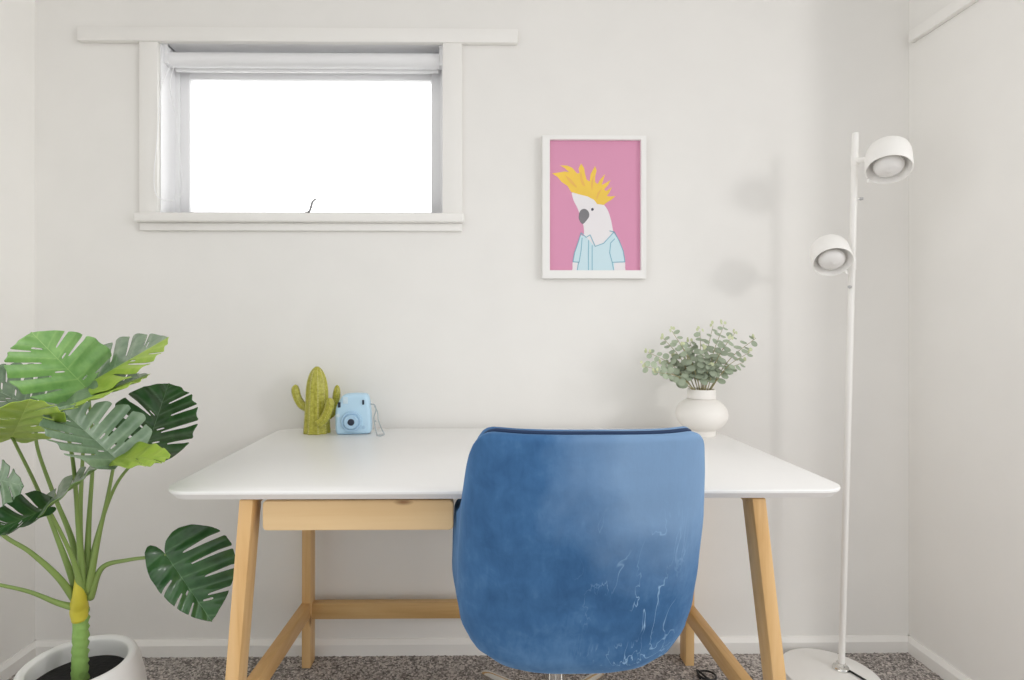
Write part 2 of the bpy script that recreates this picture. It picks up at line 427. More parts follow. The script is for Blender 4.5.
# ------------------------------------------------------------------ desk
DZ = .7436; D1 = 1.1216; D2 = 1.828
xa, xb = PX(157, D1), PX(853, D1)
ya, yb = CAM.y + D1, CAM.y + D2
desk = empty('desk', ((xa + xb) / 2, (ya + yb) / 2, 0), 'white topped desk on splayed pine legs below the window', 'desk')
def rrect(x0, x1, y0, y1, r, n=8, ins=0):
    x0 += ins; x1 -= ins; y0 += ins; y1 -= ins; r = max(r - ins, .004); out = []
    for cx, cy, a in ((x1 - r, y1 - r, 0), (x0 + r, y1 - r, 90), (x0 + r, y0 + r, 180), (x1 - r, y0 + r, 270)):
        for k in range(n + 1):
            t = R(a + 90 * k / n); out.append((cx + r * cos(t), cy + r * sin(t)))
    return out
bm = BM(); rings = []
for z, ins in ((DZ, .003), (DZ - .001, .0009), (DZ - .003, 0), (DZ - .007, .0006), (DZ - .0205, .0135), (DZ - .026, .04)):
    rings.append([bm.verts.new((x, y, z)) for x, y in rrect(xa, xb, ya, yb, .055, 10, ins)])
for a, b in zip(rings, rings[1:]):
    for k in range(len(a)):
        j = (k + 1) % len(a); bm.faces.new((a[j], a[k], b[k], b[j]))
bm.faces.new(rings[0]); bm.faces.new(rings[-1][::-1])
bmesh.ops.recalc_face_normals(bm, faces=bm.faces[:])
build('tabletop', bm, M['desk_white'], desk, angle=30)
LZ = DZ - .026
def slanted(name, top, bot, wx, wy, parent, mat, z_top, z_bot):
    """Leg whose section is wx by wy in plan, sheared between its two ends."""
    bm = BM()
    q = lambda c, z: [(c[0] - wx / 2, c[1] - wy / 2, z), (c[0] + wx / 2, c[1] - wy / 2, z), (c[0] + wx / 2, c[1] + wy / 2, z), (c[0] - wx / 2, c[1] + wy / 2, z)]
    hexa(bm, q(bot, z_bot), q(top, z_top), .0022); return build(name, bm, mat, parent, origin=(bot[0], bot[1], z_bot))
def ext(p_hi, p_lo, z):   # point on a line at height z
    k = (z - p_hi.z) / (p_lo.z - p_hi.z); return p_hi + (p_lo - p_hi) * k
LW, LD = .028, .05
legs = []
for hi, lo in (((246, 500), (231.5, 680)), ((759, 497), (780, 680))):
    a = P(*hi, 1.145); b = P(*lo, 1.158)
    t_ = ext(a, b, LZ); f_ = ext(a, b, 0)
    t_.y += LD / 2; f_.y += LD / 2
    slanted('leg', t_, f_, LW, LD, desk, M['wood_z'], LZ + .001, 0.0); legs.append((t_, f_))
for hi, lo in (((306.3, 531), (306, 665)), ((690.3, 560), (690, 665))):
    a = P(*hi, 1.76); b = P(*lo, 1.765)
    t_ = ext(a, b, LZ); f_ = ext(a, b, 0); t_.y += LD / 2; f_.y += LD / 2
    slanted('leg', t_, f_, LW, LD, desk, M['wood_z'], LZ + .001, 0.0); legs.append((t_, f_))
# top rails that join front and rear legs under the top
for i in (0, 1):
    a, b = legs[i][0], legs[i + 2][0]
    bm = BM(); w = .013
    hexa(bm, [(a.x - w, a.y, LZ - .02), (a.x + w, a.y, LZ - .02), (b.x + w, b.y, LZ - .02), (b.x - w, b.y, LZ - .02)],
         [(a.x - w, a.y, LZ), (a.x + w, a.y, LZ), (b.x + w, b.y, LZ), (b.x - w, b.y, LZ)], .002)
    build('top_rail', bm, M['wood_y'], desk)
# low side rails and the rear stretcher
for (r_hi, f_px) in (((311, 602), (236, 706)), ((693, 604), (786, 721))):
    a = P(*r_hi, 1.775); b = P(*f_px, 1.19); h = .046; w = .014
    if r_hi[0] < 477: a.x -= w; b.x -= w * .5
    else: a.x -= w; b.x -= w
    bm = BM(); d = .0
    hexa(bm, [(b.x - w, b.y, b.z - h), (b.x + w, b.y, b.z - h), (a.x + w, a.y, a.z - h), (a.x - w, a.y, a.z - h)],
         [(b.x - w, b.y, b.z), (b.x + w, b.y, b.z), (a.x + w, a.y, a.z), (a.x - w, a.y, a.z)], .002)
    build('side_rail', bm, M['wood_y'], desk)
zt, zb = PZ(603.5, 1.777, 390), PZ(619, 1.777, 390)
bm = BM(); box(bm, (legs[2][1].x + .01, CAM.y + 1.777, zb), (legs[3][1].x - .01, CAM.y + 1.777 + .03, zt), .002)
build('stretcher', bm, M['wood_x'], desk)
# drawer
dd = 1.15
dx0, dx1 = PX(262.5, dd), PX(453.3, dd); dz0, dz1 = PZ(530.3, dd, 360), PZ(500.6, dd, 360)
bm = BM(); vs = [[], []]
for k, y in enumerate((CAM.y + dd, CAM.y + dd + .02)):
    for x, z in rrect(dx0, dx1, dz0, dz1, .009, 5): vs[k].append(bm.verts.new((x, y, z)))
n = len(vs[0])
bm.faces.new(vs[0]); bm.faces.new(vs[1][::-1])
for k in range(n): bm.faces.new((vs[0][k], vs[1][k], vs[1][(k + 1) % n], vs[0][(k + 1) % n]))
bmesh.ops.recalc_face_normals(bm, faces=bm.faces[:])
bmesh.ops.bevel(bm, geom=[e for e in bm.edges if all(abs(v.co.y - CAM.y - dd) < 1e-4 for v in e.verts)], offset=.0015, segments=2, affect='EDGES')
dr = build('drawer', bm, M['wood_drawer'], desk)
bm = BM(); y1 = CAM.y + dd + .02
box(bm, (dx0 + .02, y1, dz0 + .006), (dx1 - .02, y1 + .34, dz0 + .012)); box(bm, (dx0 + .02, y1, dz0 + .012), (dx0 + .032, y1 + .34, dz1 - .004)); box(bm, (dx1 - .032, y1, dz0 + .012), (dx1 - .02, y1 + .34, dz1 - .004)); box(bm, (dx0 + .032, y1 + .328, dz0 + .012), (dx1 - .032, y1 + .34, dz1 - .004))
build('drawer_box', bm, M['wood_drawer'], dr, smooth=False)
for x in (dx0 + .012, dx1 - .02):
    bm = BM(); box(bm, (x, y1 + .01, dz1 - .025), (x + .008, y1 + .35, LZ + .001), .001); build('drawer_runner', bm, M['black'], desk)

# ------------------------------------------------------------------ chair
hub = Vector((.184, CAM.y + 1.32, 0))
chair = empty('office_chair', hub, 'blue velvet swivel chair on a chrome star base pushed up to the desk', 'chair')
X0 = .205
def lerp(tab, z):
    if z >= tab[0][0]: return tab[0][1:]
    for (z0, *a), (z1, *b) in zip(tab, tab[1:]):
        if z >= z1:
            k = (z - z1) / (z0 - z1); k = k * k * (3 - 2 * k) * .35 + k * .65
            return [q + (p - q) * k for p, q in zip(a, b)]
    return tab[-1][1:]
#        Z    half width, back depth, wing scale
TAB = [(.900, .218, .945, 1.0), (.80, .2255, .950, 1.0), (.72, .231, .962, 1.0), (.62, .234, .985, 1.0), (.54, .234, 1.006, 1.0),
       (.49, .226, 1.020, .98), (.45, .207, 1.032, .93), (.42, .172, 1.050, .85), (.40, .13, 1.08, .7), (.385, .06, 1.14, .35)]
NEXP = 3.4
def shell_pt(u, z, off=0.0, side=1.0):
    hw, yb_, wg = lerp(TAB, z); hw -= off * side; yb_ += off
    s = abs(u); sg = 1 if u >= 0 else -1
    Lc = .135 * (.3 + .7 * wg)
    if s <= 1:
        th = s * pi / 2
        x = hw * sin(th) ** (2 / NEXP) ; y = yb_ + Lc * (1 - cos(th) ** (2 / 2.6))
        # ease: mix superellipse and arc to avoid a hard corner
    else:
        k = s - 1; x = hw * (1 + .23 * k - .2 * k * k); y = yb_ + Lc + k * .26 * wg
    return Vector((X0 + sg * x - .036 * (.886 - z), CAM.y + y, z))
def top_z(u, add=0):
    s = abs(u)
    pts = [(0, .886), (.44, .886), (.55, .885), (.63, .881), (.70, .874), (.77, .862), (.84, .842), (.91, .806), (.97, .757), (1.05, .720), (1.18, .700), (1.6, .685)]
    for (a, za), (b, zb_) in zip(pts, pts[1:]):
        if s <= b: return za + (zb_ - za) * (s - a) / (b - a) + add
    return pts[-1][1] + add
def us(umax, n):
    return [umax * (2 * i / n - 1) for i in range(n + 1)]
def shell_grid(umax, nu, nz, off, th, zlo, addtop, side=1.0):
    """Closed padded shell between offsets off and off + th, with a rounded rim."""
    bm = BM(); U = us(umax, nu); outer, inner = [], []
    for u in U:
        zt_ = top_z(u, addtop); co_, ci_ = [], []
        for j in range(nz + 1):
            t = (j / nz); tt = 1 - (1 - t) ** 1.5
            z = zlo + (zt_ - zlo) * tt
            # pull the rim in so that the edge is round
            e = max(0, 1 - (zt_ - z) / (th * .55)); ee = max(0, (s_ := (abs(u) - (umax - .1)) / .1)) if umax > 1.2 else 0
            e = min(1, max(e, ee)); pin = th * .5 * (1 - math.sqrt(max(0, 1 - e * e)))
            co_.append(bm.verts.new(shell_pt(u, z, off + pin, side))); ci_.append(bm.verts.new(shell_pt(u, z, off + th - pin, side)))
        outer.append(co_); inner.append(ci_)
    for i in range(nu):
        for j in range(nz):
            bm.faces.new((outer[i][j], outer[i][j + 1], outer[i + 1][j + 1], outer[i + 1][j]))
            bm.faces.new((inner[i][j], inner[i + 1][j], inner[i + 1][j + 1], inner[i][j + 1]))
        bm.faces.new((outer[i][nz], inner[i][nz], inner[i + 1][nz], outer[i + 1][nz]))
        bm.faces.new((outer[i][0], outer[i + 1][0], inner[i + 1][0], inner[i][0]))
    for i in (0, nu):
        for j in range(nz): bm.faces.new((outer[i][j], outer[i][j + 1], inner[i][j + 1], inner[i][j]))
    bmesh.ops.remove_doubles(bm, verts=bm.verts[:], dist=1e-5)
    bmesh.ops.recalc_face_normals(bm, faces=bm.faces[:])
    return bm
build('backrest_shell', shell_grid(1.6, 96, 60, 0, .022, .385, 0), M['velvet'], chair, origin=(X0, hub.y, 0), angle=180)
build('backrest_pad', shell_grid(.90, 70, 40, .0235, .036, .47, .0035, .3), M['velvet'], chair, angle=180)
bm = BM(); tube(bm, [shell_pt(u, top_z(u, .0005), .0185) for u in us(.985, 90)], .0042, 8)
build('piping', bm, M['seam'], chair, angle=180)
# seat cushion
bm = BM(); pts = []
sx, sy0, sy1 = .180, CAM.y + 1.10, CAM.y + 1.50
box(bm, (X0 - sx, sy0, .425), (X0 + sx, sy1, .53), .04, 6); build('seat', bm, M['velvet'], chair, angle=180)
bm = BM(); box(bm, (hub.x - .09, hub.y - .12, .385), (hub.x + .09, hub.y + .12, .427), .006); build('seat_plate', bm, M['black'], chair)
bm = BM(); lathe(bm, [(0, .09), (.024, .09), (.024, .26), (.0245, .262), (.0245, .27), (.014, .272), (.014, .39), (0, .39)], 28, hub); build('gas_lift', bm, M['chrome'], chair)
bm = BM(); lathe(bm, [(0, .105), (.036, .105), (.040, .115), (.040, .165), (.034, .178), (.026, .182), (0, .182)], 28, hub); build('hub', bm, M['chrome'], chair)
for k in range(5):
    a = R(54 + 72 * k); dvec = Vector((cos(a), sin(a), 0)); side = Vector((-sin(a), cos(a), 0))
    bm = BM(); prev = None; secs = []
    for t in (0, .15, .35, .6, .85, .97, 1.0):
        r = .03 + t * .255; zc = .160 - .045 * t; w = .021 * (1 - t) + .013 * t; h = .022 * (1 - t) + .009 * t
        if t == 1.0: w *= .6; h *= .6
        c = hub + dvec * r + Vector((0, 0, zc)); sec = []
        for q in range(12):
            ang = 2 * pi * q / 12; cs, sn = cos(ang), sin(ang)
            sec.append(bm.verts.new(c + side * w * math.copysign(abs(cs) ** .6, cs) + Vector((0, 0, h * math.copysign(abs(sn) ** .6, sn)))))
        secs.append(sec)
    for s1, s2 in zip(secs, secs[1:]):
        for q in range(12): bm.faces.new((s1[q], s1[(q + 1) % 12], s2[(q + 1) % 12], s2[q]))
    bm.faces.new(secs[0][::-1]); bm.faces.new(secs[-1]); bmesh.ops.recalc_face_normals(bm, faces=bm.faces[:])
    lg = build('leg', bm, M['chrome'], chair)
    tip = hub + dvec * .268
    bm = BM(); lathe(bm, [(0, .05), (.006, .05), (.006, .108), (0, .108)], 12, tip)
    for s in (-1, 1):
        lathe(bm, [(0, 0), (.022, 0), (.027, .003), (.027, .015), (.022, .018), (0, .018)], 24, Vector((tip.x, tip.y, .027)) + dvec * .016 + side * (.002 if s > 0 else -.002), axis_rot(side * s))
    tube(bm, [tip + Vector((0, 0, .06)), tip + dvec * .012 + Vector((0, 0, .055)), tip + dvec * .016 + Vector((0, 0, .03))], [.012, .014, .008], 10)
    build('caster', bm, M['black'], lg)

# ------------------------------------------------------------------ framed print
fd = 1.828
fx0, fx1, fz0, fz1 = PX(542.3, fd), PX(646.5, fd), PZ(278.3, fd, 594), PZ(135.2, fd, 594)
ix0, ix1, iz0, iz1 = PX(549.8, fd + .004), PX(640.8, fd + .004), PZ(270.3, fd + .004, 594), PZ(139.8, fd + .004, 594)
pic = empty('framed_print', ((fx0 + fx1) / 2, -.001, fz0), 'white framed print of a yellow crested cockatoo in a blue shirt on pink', 'picture')
yF, yB = CAM.y + fd, -.001
bm = BM()
ro = [(fx0, fz0), (fx1, fz0), (fx1, fz1), (fx0, fz1)]; ri = [(ix0, iz0), (ix1, iz0), (ix1, iz1), (ix0, iz1)]
vof = [bm.verts.new((x, yF, z)) for x, z in ro]; vob = [bm.verts.new((x, yB, z)) for x, z in ro]
vif = [bm.verts.new((x, yF, z)) for x, z in ri]; vib = [bm.verts.new((x, yB, z)) for x, z in ri]
for k in range(4):
    j = (k + 1) % 4
    for q in ((vof[k], vof[j], vif[j], vif[k]), (vob[k], vof[k], vof[j], vob[j])[::-1], (vif[k], vif[j], vib[j], vib[k]), (vob[k], vob[j], vib[j], vib[k])): bm.faces.new(q)
bmesh.ops.recalc_face_normals(bm, faces=bm.faces[:])
bmesh.ops.bevel(bm, geom=[e for e in bm.edges if all(abs(v.co.y - yF) < 1e-5 for v in e.verts)], offset=.0012, segments=2, affect='EDGES')
build('frame', bm, M['frame'], pic)
yP = yF + .012; dP = yP - CAM.y
bm = BM(); box(bm, (ix0 - .002, yP, iz0 - .002), (ix1 + .002, yP + .003, iz1 + .002)); prt = build('print', bm, M['art_pink'], pic, smooth=False)
def artpt(c):   # a spot on the printed sheet, from its position in a 4x enlargement of the print
    u = (c[0] - 80) / (442 - 80); v = (c[1] - 80) / (601 - 80)
    return ix0 + u * (ix1 - ix0), iz1 - v * (iz1 - iz0)
def art(name, shapes, mat, layer, parent=prt):
    bm = BM(); shapes = [[(x, min(y, 600.5)) for x, y in sh] for sh in shapes]
    for pts in shapes:
        y = yP - .0003 * layer
        vv = [bm.verts.new((artpt(c)[0], y, artpt(c)[1])) for c in pts]
        f = bm.faces.new(vv)
        r = bmesh.ops.extrude_face_region(bm, geom=[f]); 
        bmesh.ops.translate(bm, vec=(0, .0003 * layer - .00002, 0), verts=[g for g in r['geom'] if isinstance(g, bmesh.types.BMVert)])
    bmesh.ops.recalc_face_normals(bm, faces=bm.faces[:])
    bmesh.ops.triangulate(bm, faces=bm.faces[:])
    return build(name, bm, mat, parent, smooth=False)
def sm(pts, n=5):
    q = [Vector((p[0], p[1], 0)) for p in pts]; q = q + [q[0]]
    return [(p.x, p.y) for p in spline(q, n)[:-1]]
def stroke(pts, w=1.6):
    out = []
    for a, b in zip(pts, pts[1:]):
        a, b = Vector((a[0], a[1])), Vector((b[0], b[1])); t = (b - a).normalized(); n_ = Vector((-t.y, t.x)) * w; a -= t * .6; b += t * .6
        out.append([tuple(a + n_), tuple(b + n_), tuple(b - n_), tuple(a - n_)])
    return out
art('bird_body', [sm([(168, 290), (176, 320), (192, 352), (206, 390), (216, 425), (216, 462), (196, 500), (174, 560), (172, 590), (172, 600), (190, 600), (360, 600), (382, 600), (382, 590), (380, 560), (356, 490), (336, 448), (326, 400), (312, 358), (290, 330), (262, 310), (226, 296), (190, 286)])], M['art_white'], 1)
crest = [(166, 286), (152, 262), (128, 246), (112, 226), (90, 212), (118, 208), (140, 204), (158, 206), (140, 190), (122, 180), (150, 180), (172, 190), (190, 212), (200, 210), (196, 192), (206, 172), (218, 190), (222, 214), (228, 236), (240, 244), (244, 214), (262, 182), (268, 200), (262, 226), (262, 246), (272, 254), (282, 236), (302, 214), (294, 240), (288, 258), (300, 252), (324, 238), (314, 258), (298, 276), (306, 282), (330, 266), (318, 290), (308, 302), (322, 304), (344, 302), (326, 318), (312, 326), (296, 338), (270, 334), (258, 318), (232, 304), (200, 296)]
art('crest', [crest], M['art_yellow'], 2)
art('crest_shade', [sm([(140, 216), (170, 240), (190, 268), (178, 262), (156, 242)], 3), sm([(205, 200), (212, 232), (222, 262), (210, 256), (202, 228)], 3), sm([(258, 215), (254, 250), (250, 280), (246, 250)], 3), sm([(290, 270), (278, 296), (268, 316), (272, 290)], 3)], M['art_orange'], 3)
art('beak', [sm([(198, 372), (206, 358), (222, 354), (236, 366), (238, 384), (228, 400), (214, 414), (204, 408), (197, 392)])], M['art_grey'], 2)
art('eye', [sm([(246, 353), (252, 350), (257, 355), (253, 361), (247, 360)])], M['art_eye'], 2)
art('shirt', [([(206, 458), (232, 472), (262, 506), (296, 494), (334, 446), (356, 480), (374, 520), (380, 566), (338, 568), (338, 601), (188, 601), (196, 566), (174, 566), (180, 530), (196, 484)])], M['art_blue'], 3)
art('shirt_outline', [q_ for p in ([(206, 450), (196, 484), (180, 530), (174, 566), (198, 568), (206, 520), (210, 470)], [(206, 450), (226, 468), (242, 458), (262, 504), (296, 492), (338, 446), (320, 442)],
    [(338, 446), (358, 482), (374, 522), (381, 566), (330, 568), (320, 530), (324, 490), (340, 474)], [(250, 500), (250, 545), (250, 601)], [(236, 480), (235, 540), (235, 601)], [(196, 566), (191, 601)], [(330, 568), (336, 600)]) for q_ in stroke(p)], M['art_line'], 4)

# ------------------------------------------------------------------ cactus ornament
cc = P(317, 433, 1.755); cc.z = DZ
cactus = empty('cactus_ornament', cc, 'lime green ceramic cactus ornament beside the pale blue camera on the desk', 'ornament')
kpx = 1.75 / F
def ribbed(bm, pts, rad, ribs=9, depth=.10, n=72):
    pts = [Vector(p) for p in pts]; N = len(pts); u = None; rings = []
    t0 = (pts[1] - pts[0]).normalized(); u = t0.cross(Vector((0, 1, 0))).normalized()
    for i in range(N):
        t = (pts[min(i + 1, N - 1)] - pts[max(i - 1, 0)]).normalized(); u = (u - t * u.dot(t)).normalized(); w = t.cross(u)
        rings.append([bm.verts.new(pts[i] + rad[i] * (1 - depth * (1 - abs(cos(ribs * pi * k / n))) ** 1.0) * (cos(2 * pi * k / n) * u + sin(2 * pi * k / n) * w)) for k in range(n)])
    for a, b in zip(rings, rings[1:]):
        for k in range(n): bm.faces.new((a[k], a[(k + 1) % n], b[(k + 1) % n], b[k]))
    bm.faces.new(rings[0][::-1]); bm.faces.new(rings[-1]); bmesh.ops.recalc_face_normals(bm, faces=bm.faces[:])
    return rings
def dots(bm, rings, ribs, n, step, r):
    for q in range(ribs):
        k = int(round(q * n / ribs)) % n
        for i in range(1, len(rings) - 2, step): bmesh.ops.create_icosphere(bm, subdivisions=1, radius=r, matrix=Matrix.Translation(rings[i][k].co))
def capsule_r(n, r0, r1, rtop, cap=.25):
    return [(r0 + (r1 - r0) * i / n) * (1 if i / n < 1 - cap else math.sqrt(max(.01, 1 - ((i / n - 1 + cap) / cap) ** 2))) for i in range(n + 1)]
H = 66 * kpx; nb = 40
bm = BM(); prof = []
for i in range(nb + 1):
    t = i / nb; r = 13.6 + (11.3 - 13.6) * min(1, t / .5)
    if t > .5: r = 11.3 * (1 - ((t - .5) / .5) ** 2.6 * .96) ** .62
    prof.append(max(r, .8) * kpx)
rg = ribbed(bm, [cc + Vector((0, 0, H * (i / nb))) for i in range(nb + 1)], prof, 10)
pos = [[v.co.copy() for v in r] for r in rg]
build('body', bm, M['cactus'], cactus, angle=180)
class V: 
    def __init__(s, c): s.co = c
bmD = BM(); dots(bmD, [[V(c) for c in r] for r in pos], 10, 72, 1, .0014)
# arms
dC = 1.755
for path, r0 in (([(307, 408), (301.5, 404.5), (297.5, 398), (295.5, 391), (295.5, 384.5)], 4.2), ([(318, 424), (324, 419), (328, 411), (330, 404), (329.5, 398)], 4.6), ([(326, 418), (333, 412), (335.5, 402), (336.6, 394), (337.3, 385)], 3.9)):
    idx = 0 if path[0][0] < 310 else (1 if path[0][0] < 320 else 2)
    dd_ = [1.755, 1.718, 1.775][idx]
    bm = BM(); sp = spline([P(x, y, dd_) for x, y in path], 8); N = len(sp) - 1
    rad = [r0 * kpx * (1.0 if i / N < .72 else math.sqrt(max(.02, 1 - ((i / N - .72) / .28) ** 2))) for i in range(N + 1)]
    rr = ribbed(bm, sp, rad, 7, .12, 42); ps = [[V(v.co.copy()) for v in r] for r in rr]
    build('arm', bm, M['cactus'], cactus, angle=180); dots(bmD, ps, 7, 42, 2, .0009)
build('spines', bmD, M['cactus_dots'], cactus, angle=180)

# ------------------------------------------------------------------ instant camera
kc = 1.73 / F; cb = P(354.5, 434, 1.74); cb.z = DZ
ic = empty('instant_camera', cb, 'pale blue instant camera with a wrist strap standing on the desk by the green cactus', 'camera')
yaw = R(4); tilt = R(-1)
MT = Matrix.Translation(cb) @ Matrix.Rotation(yaw, 4, 'Z') @ Matrix.Rotation(tilt, 4, 'Y')
def pose(bm): bmesh.ops.transform(bm, matrix=MT, verts=bm.verts)
def slab(bm, outline, y0, y1, rnd, seg=4):
    """Outline (x, z) extruded along y with rounded front and back edges."""
    cxm = sum(p[0] for p in outline) / len(outline); czm = sum(p[1] for p in outline) / len(outline); rings = []
    lv = [(y0, rnd)] + [(y0 + rnd * (1 - cos(pi / 2 * k / seg)), rnd * (1 - sin(pi / 2 * k / seg))) for k in range(1, seg + 1)]
    lv += [(y1 - (y - y0), i) for y, i in lv[::-1]]
    for y, ins in lv:
        ring_ = []
        for x, z in outline:
            dv = Vector((x - cxm, z - czm)); l = dv.length; dv *= (l - ins) / l; ring_.append(bm.verts.new((cxm + dv.x, y, czm + dv.y)))
        rings.append(ring_)
    n = len(outline)
    for a, b in zip(rings, rings[1:]):
        for k in range(n): bm.faces.new((a[k], b[k], b[(k + 1) % n], a[(k + 1) % n]))
    bm.faces.new(rings[0]); bm.faces.new(rings[-1][::-1]); bmesh.ops.recalc_face_normals(bm, faces=bm.faces[:])
bo = [(-16, 0.3), (-10, 0), (10, 0), (15, .4), (17, 3), (17.4, 12), (16.8, 24), (15.6, 34), (14, 38.5), (10, 40), (0, 40.4), (-8, 39.6), (-11.5, 37), (-14.5, 32), (-17.2, 26), (-17.8, 16), (-17.6, 4)]
q = [Vector((x * kc, z * kc, 0)) for x, z in bo]; bo2 = [(p.x, max(p.y, 0)) for p in spline(q + [q[0]], 4)[:-1]]
bm = BM(); slab(bm, bo2, -.024, .024, .012); pose(bm); body = build('body', bm, M['cam_blue'], ic, angle=60)
FR = axis_rot((0, -1, 0))
def disc(bm, x, z, y, r, h, rr=.001, n=28): lathe(bm, [(0, 0), (r * kc, 0), (r * kc, h - rr), (r * kc - rr, h), (0, h)], n, (x * kc, y, z * kc), FR)
bm = BM(); lathe(bm, [(0, -.004), (10.2 * kc, -.004), (10.2 * kc, .006), (9.6 * kc, .009), (8.2 * kc, .009), (7.6 * kc, .007), (7.2 * kc, .013), (6.4 * kc, .016), (0, .016)], 36, (-1.6 * kc, -.023, 13.2 * kc), FR); pose(bm)
lens = build('lens_barrel', bm, M['cam_ring'], body)
bm = BM(); disc(bm, -1.4, 13.2, -.0385, 3.3, .002); pose(bm); build('lens_glass', bm, M['cam_dark'], lens)
bm = BM(); lathe(bm, [(0, 0), (1.0 * kc, 0), (.7 * kc, .0015), (0, .002)], 12, (-8.2 * kc, -.032, 13.4 * kc), FR); pose(bm); build('mirror', bm, M['cam_pale'], lens)
bm = BM(); box(bm, (-9.5 * kc, -.0265, 31 * kc), (-4.6 * kc, -.022, 37.5 * kc), .0012); pose(bm); build('flash', bm, M['cam_pale'], body)
bm = BM(); box(bm, (9.2 * kc, -.0262, 29.6 * kc), (11.2 * kc, -.022, 34.2 * kc), .0008); pose(bm); build('viewfinder', bm, M['cam_dark'], body)
bm = BM(); box(bm, (-14.6 * kc, -.0262, 27.4 * kc), (-11.9 * kc, -.020, 32.6 * kc), .001); pose(bm); build('light_sensor', bm, M['cam_dark'], body)
bm = BM(); disc(bm, 10.3, 7.2, -.022, 1.7, .003); pose(bm); build('badge', bm, M['cam_ring'], body)
bm = BM(); disc(bm, -14.6, 19.5, -.0215, 2.0, .0035); pose(bm); build('shutter_button', bm, M['cam_pale'], body)
bm = BM(); ys = 1.722
sp = spline([P(371, 404, 1.735), P(374.5, 405, ys), P(376, 410, ys), P(374, 418, ys), P(375.5, 428, ys), P(377.5, 436.4, 1.70), P(380.5, 437.2, 1.69), P(384.2, 434.6, 1.71), P(381.5, 428.5, ys), P(378.5, 420, ys), P(377.5, 412, ys), P(374.5, 406, ys)], 8)
for p in sp: p.z = max(p.z, DZ + .0018)
tube(bm, sp, .0019, 8)
bmesh.ops.create_uvsphere(bm, u_segments=10, v_segments=8, radius=.003, matrix=Matrix.Translation(P(375.6, 421, ys)))
ws = build('wrist_strap', bm, M['strap'], ic)
bm = BM(); a_, b_ = P(376.5, 436.6, 1.70), P(384, 434.4, 1.71); a_.z = b_.z = DZ + .0026; tube(bm, [a_, a_.lerp(b_, .3), b_], [.0026, .0022, .0026], 10); build('clasp', bm, M['grey_metal'], ws)

# ------------------------------------------------------------------ vase with eucalyptus
dv = 1.70; kv = dv / F; vc = P(701.5, 437, dv); vc.z = DZ
euc = empty('potted_eucalyptus', vc, 'white round ceramic vase of grey green eucalyptus standing on the desk behind the chair', 'plant')
VH = PZ(389, dv, 701) - DZ
s_ = VH / 48.0
pr = [(0, 0), (13.2, 0), (13.8, .6), (13.8, 5.2), (14.2, 6.2)]
for k in range(0, 15):
    a = -60 + 125 * k / 14; pr.append((25.8 * cos(R(a)) ** .9 if abs(a) < 89 else 13, 22.0 + 18.2 * sin(R(a))))
pr += [(13.9, 38.6), (13.9, 46.8), (13.3, 48), (12.4, 48), (11.8, 47), (11.8, 40), (0, 40)]
bm = BM(); lathe(bm, [(r * s_, z * s_) for r, z in pr], 48, vc); build('vase', bm, M['vase'], euc, angle=40)
bm = BM(); lathe(bm, [(0, 45.6 * s_), (7 * s_, 45.8 * s_), (11.9 * s_, 44.5 * s_)], 24, vc)
build('soil', bm, plain('brown_moss', srgb(120, 104, 72), .9, var=.4, bump=1), euc)
mouth = vc + Vector((0, 0, 45 * s_))
def leaf_disc(bm, c, nrm, r, mat=0, asp=1.0, along=None):
    nrm = Vector(nrm).normalized(); a = (Vector(along) if along is not None else Vector((0, 0, 1)))
    a = (a - nrm * a.dot(nrm)).normalized(); b = nrm.cross(a); n = 10
    for side, o in ((1, .0004), (-1, -.0004)):
        ce = bm.verts.new(c + nrm * (-.10 * r + o))
        rim = [bm.verts.new(c + nrm * (o + .12 * r * (abs(cos(2 * pi * k / n)))) + r * (cos(2 * pi * k / n) * a + asp * sin(2 * pi * k / n) * b)) for k in range(n)]
        for k in range(n):
            f = bm.faces.new((ce, rim[k], rim[(k + 1) % n]) if side > 0 else (ce, rim[(k + 1) % n], rim[k])); f.material_index = mat
ends = [(648, 352, .0), (643, 366, -.04), (655, 372, -.07), (663, 338, .03), (672, 331, -.02), (681, 345, -.06), (686, 360, .05), (700, 331, .0), (703, 349, -.07), (713, 326, .03), (724, 325, -.02), (729, 340, -.06), (756, 338, .0), (750, 352, -.05), (744, 362, -.03), (719, 358, .05), (672, 356, .06), (735, 333, .04), (662, 364, .05), (710, 366, -.06), (690, 342, .02)]
for (px, py, dy) in ends:
    e = P(px, py, dv + dy); base = mouth + Vector(((px - 701) / 58 * .018, dy * .25, -.004))
    mid = base.lerp(e, .5) + Vector((0, 0, .018)) - Vector(((px - 701) * .00012, 0, 0))
    sp = spline([base, mid, e], 8)
    bm = BM(); tube(bm, sp, [.0016, .0012, .0007], 6)
    st = build('stem', bm, M['euc_stem'], euc)
    bm = BM(); k = 0
    for i in range(5, len(sp), 2):
        t = i / (len(sp) - 1); tan = (sp[min(i + 1, len(sp) - 1)] - sp[i - 1]).normalized()
        for s in (-1, 1):
            if random.random() < .12: continue
            sd = tan.cross(Vector((0, -1, .2))).normalized() * s + Vector((random.uniform(-.3, .3), random.uniform(-.9, .5), random.uniform(-.3, .3)))
            sd.normalize(); r = .0135 * (1.1 - .45 * t) * random.uniform(.85, 1.15)
            nrm = (Vector((random.uniform(-.4, .4), -.6, random.uniform(.1, 1.0))) + tan * .3)
            leaf_disc(bm, sp[i] + sd * r * 1.05, nrm, r, 1 if t > .96 else 0, .85, sd)
    tip = sp[-1]
    for s in range(3): leaf_disc(bm, tip + Vector((random.uniform(-.008, .008), random.uniform(-.008, .008), random.uniform(0, .012))), (random.uniform(-.5, .5), -.8, random.uniform(-.2, .6)), .0055, 1, .7)
    build('leaves', bm, [M['euc'], M['euc_tip']], st, angle=180)

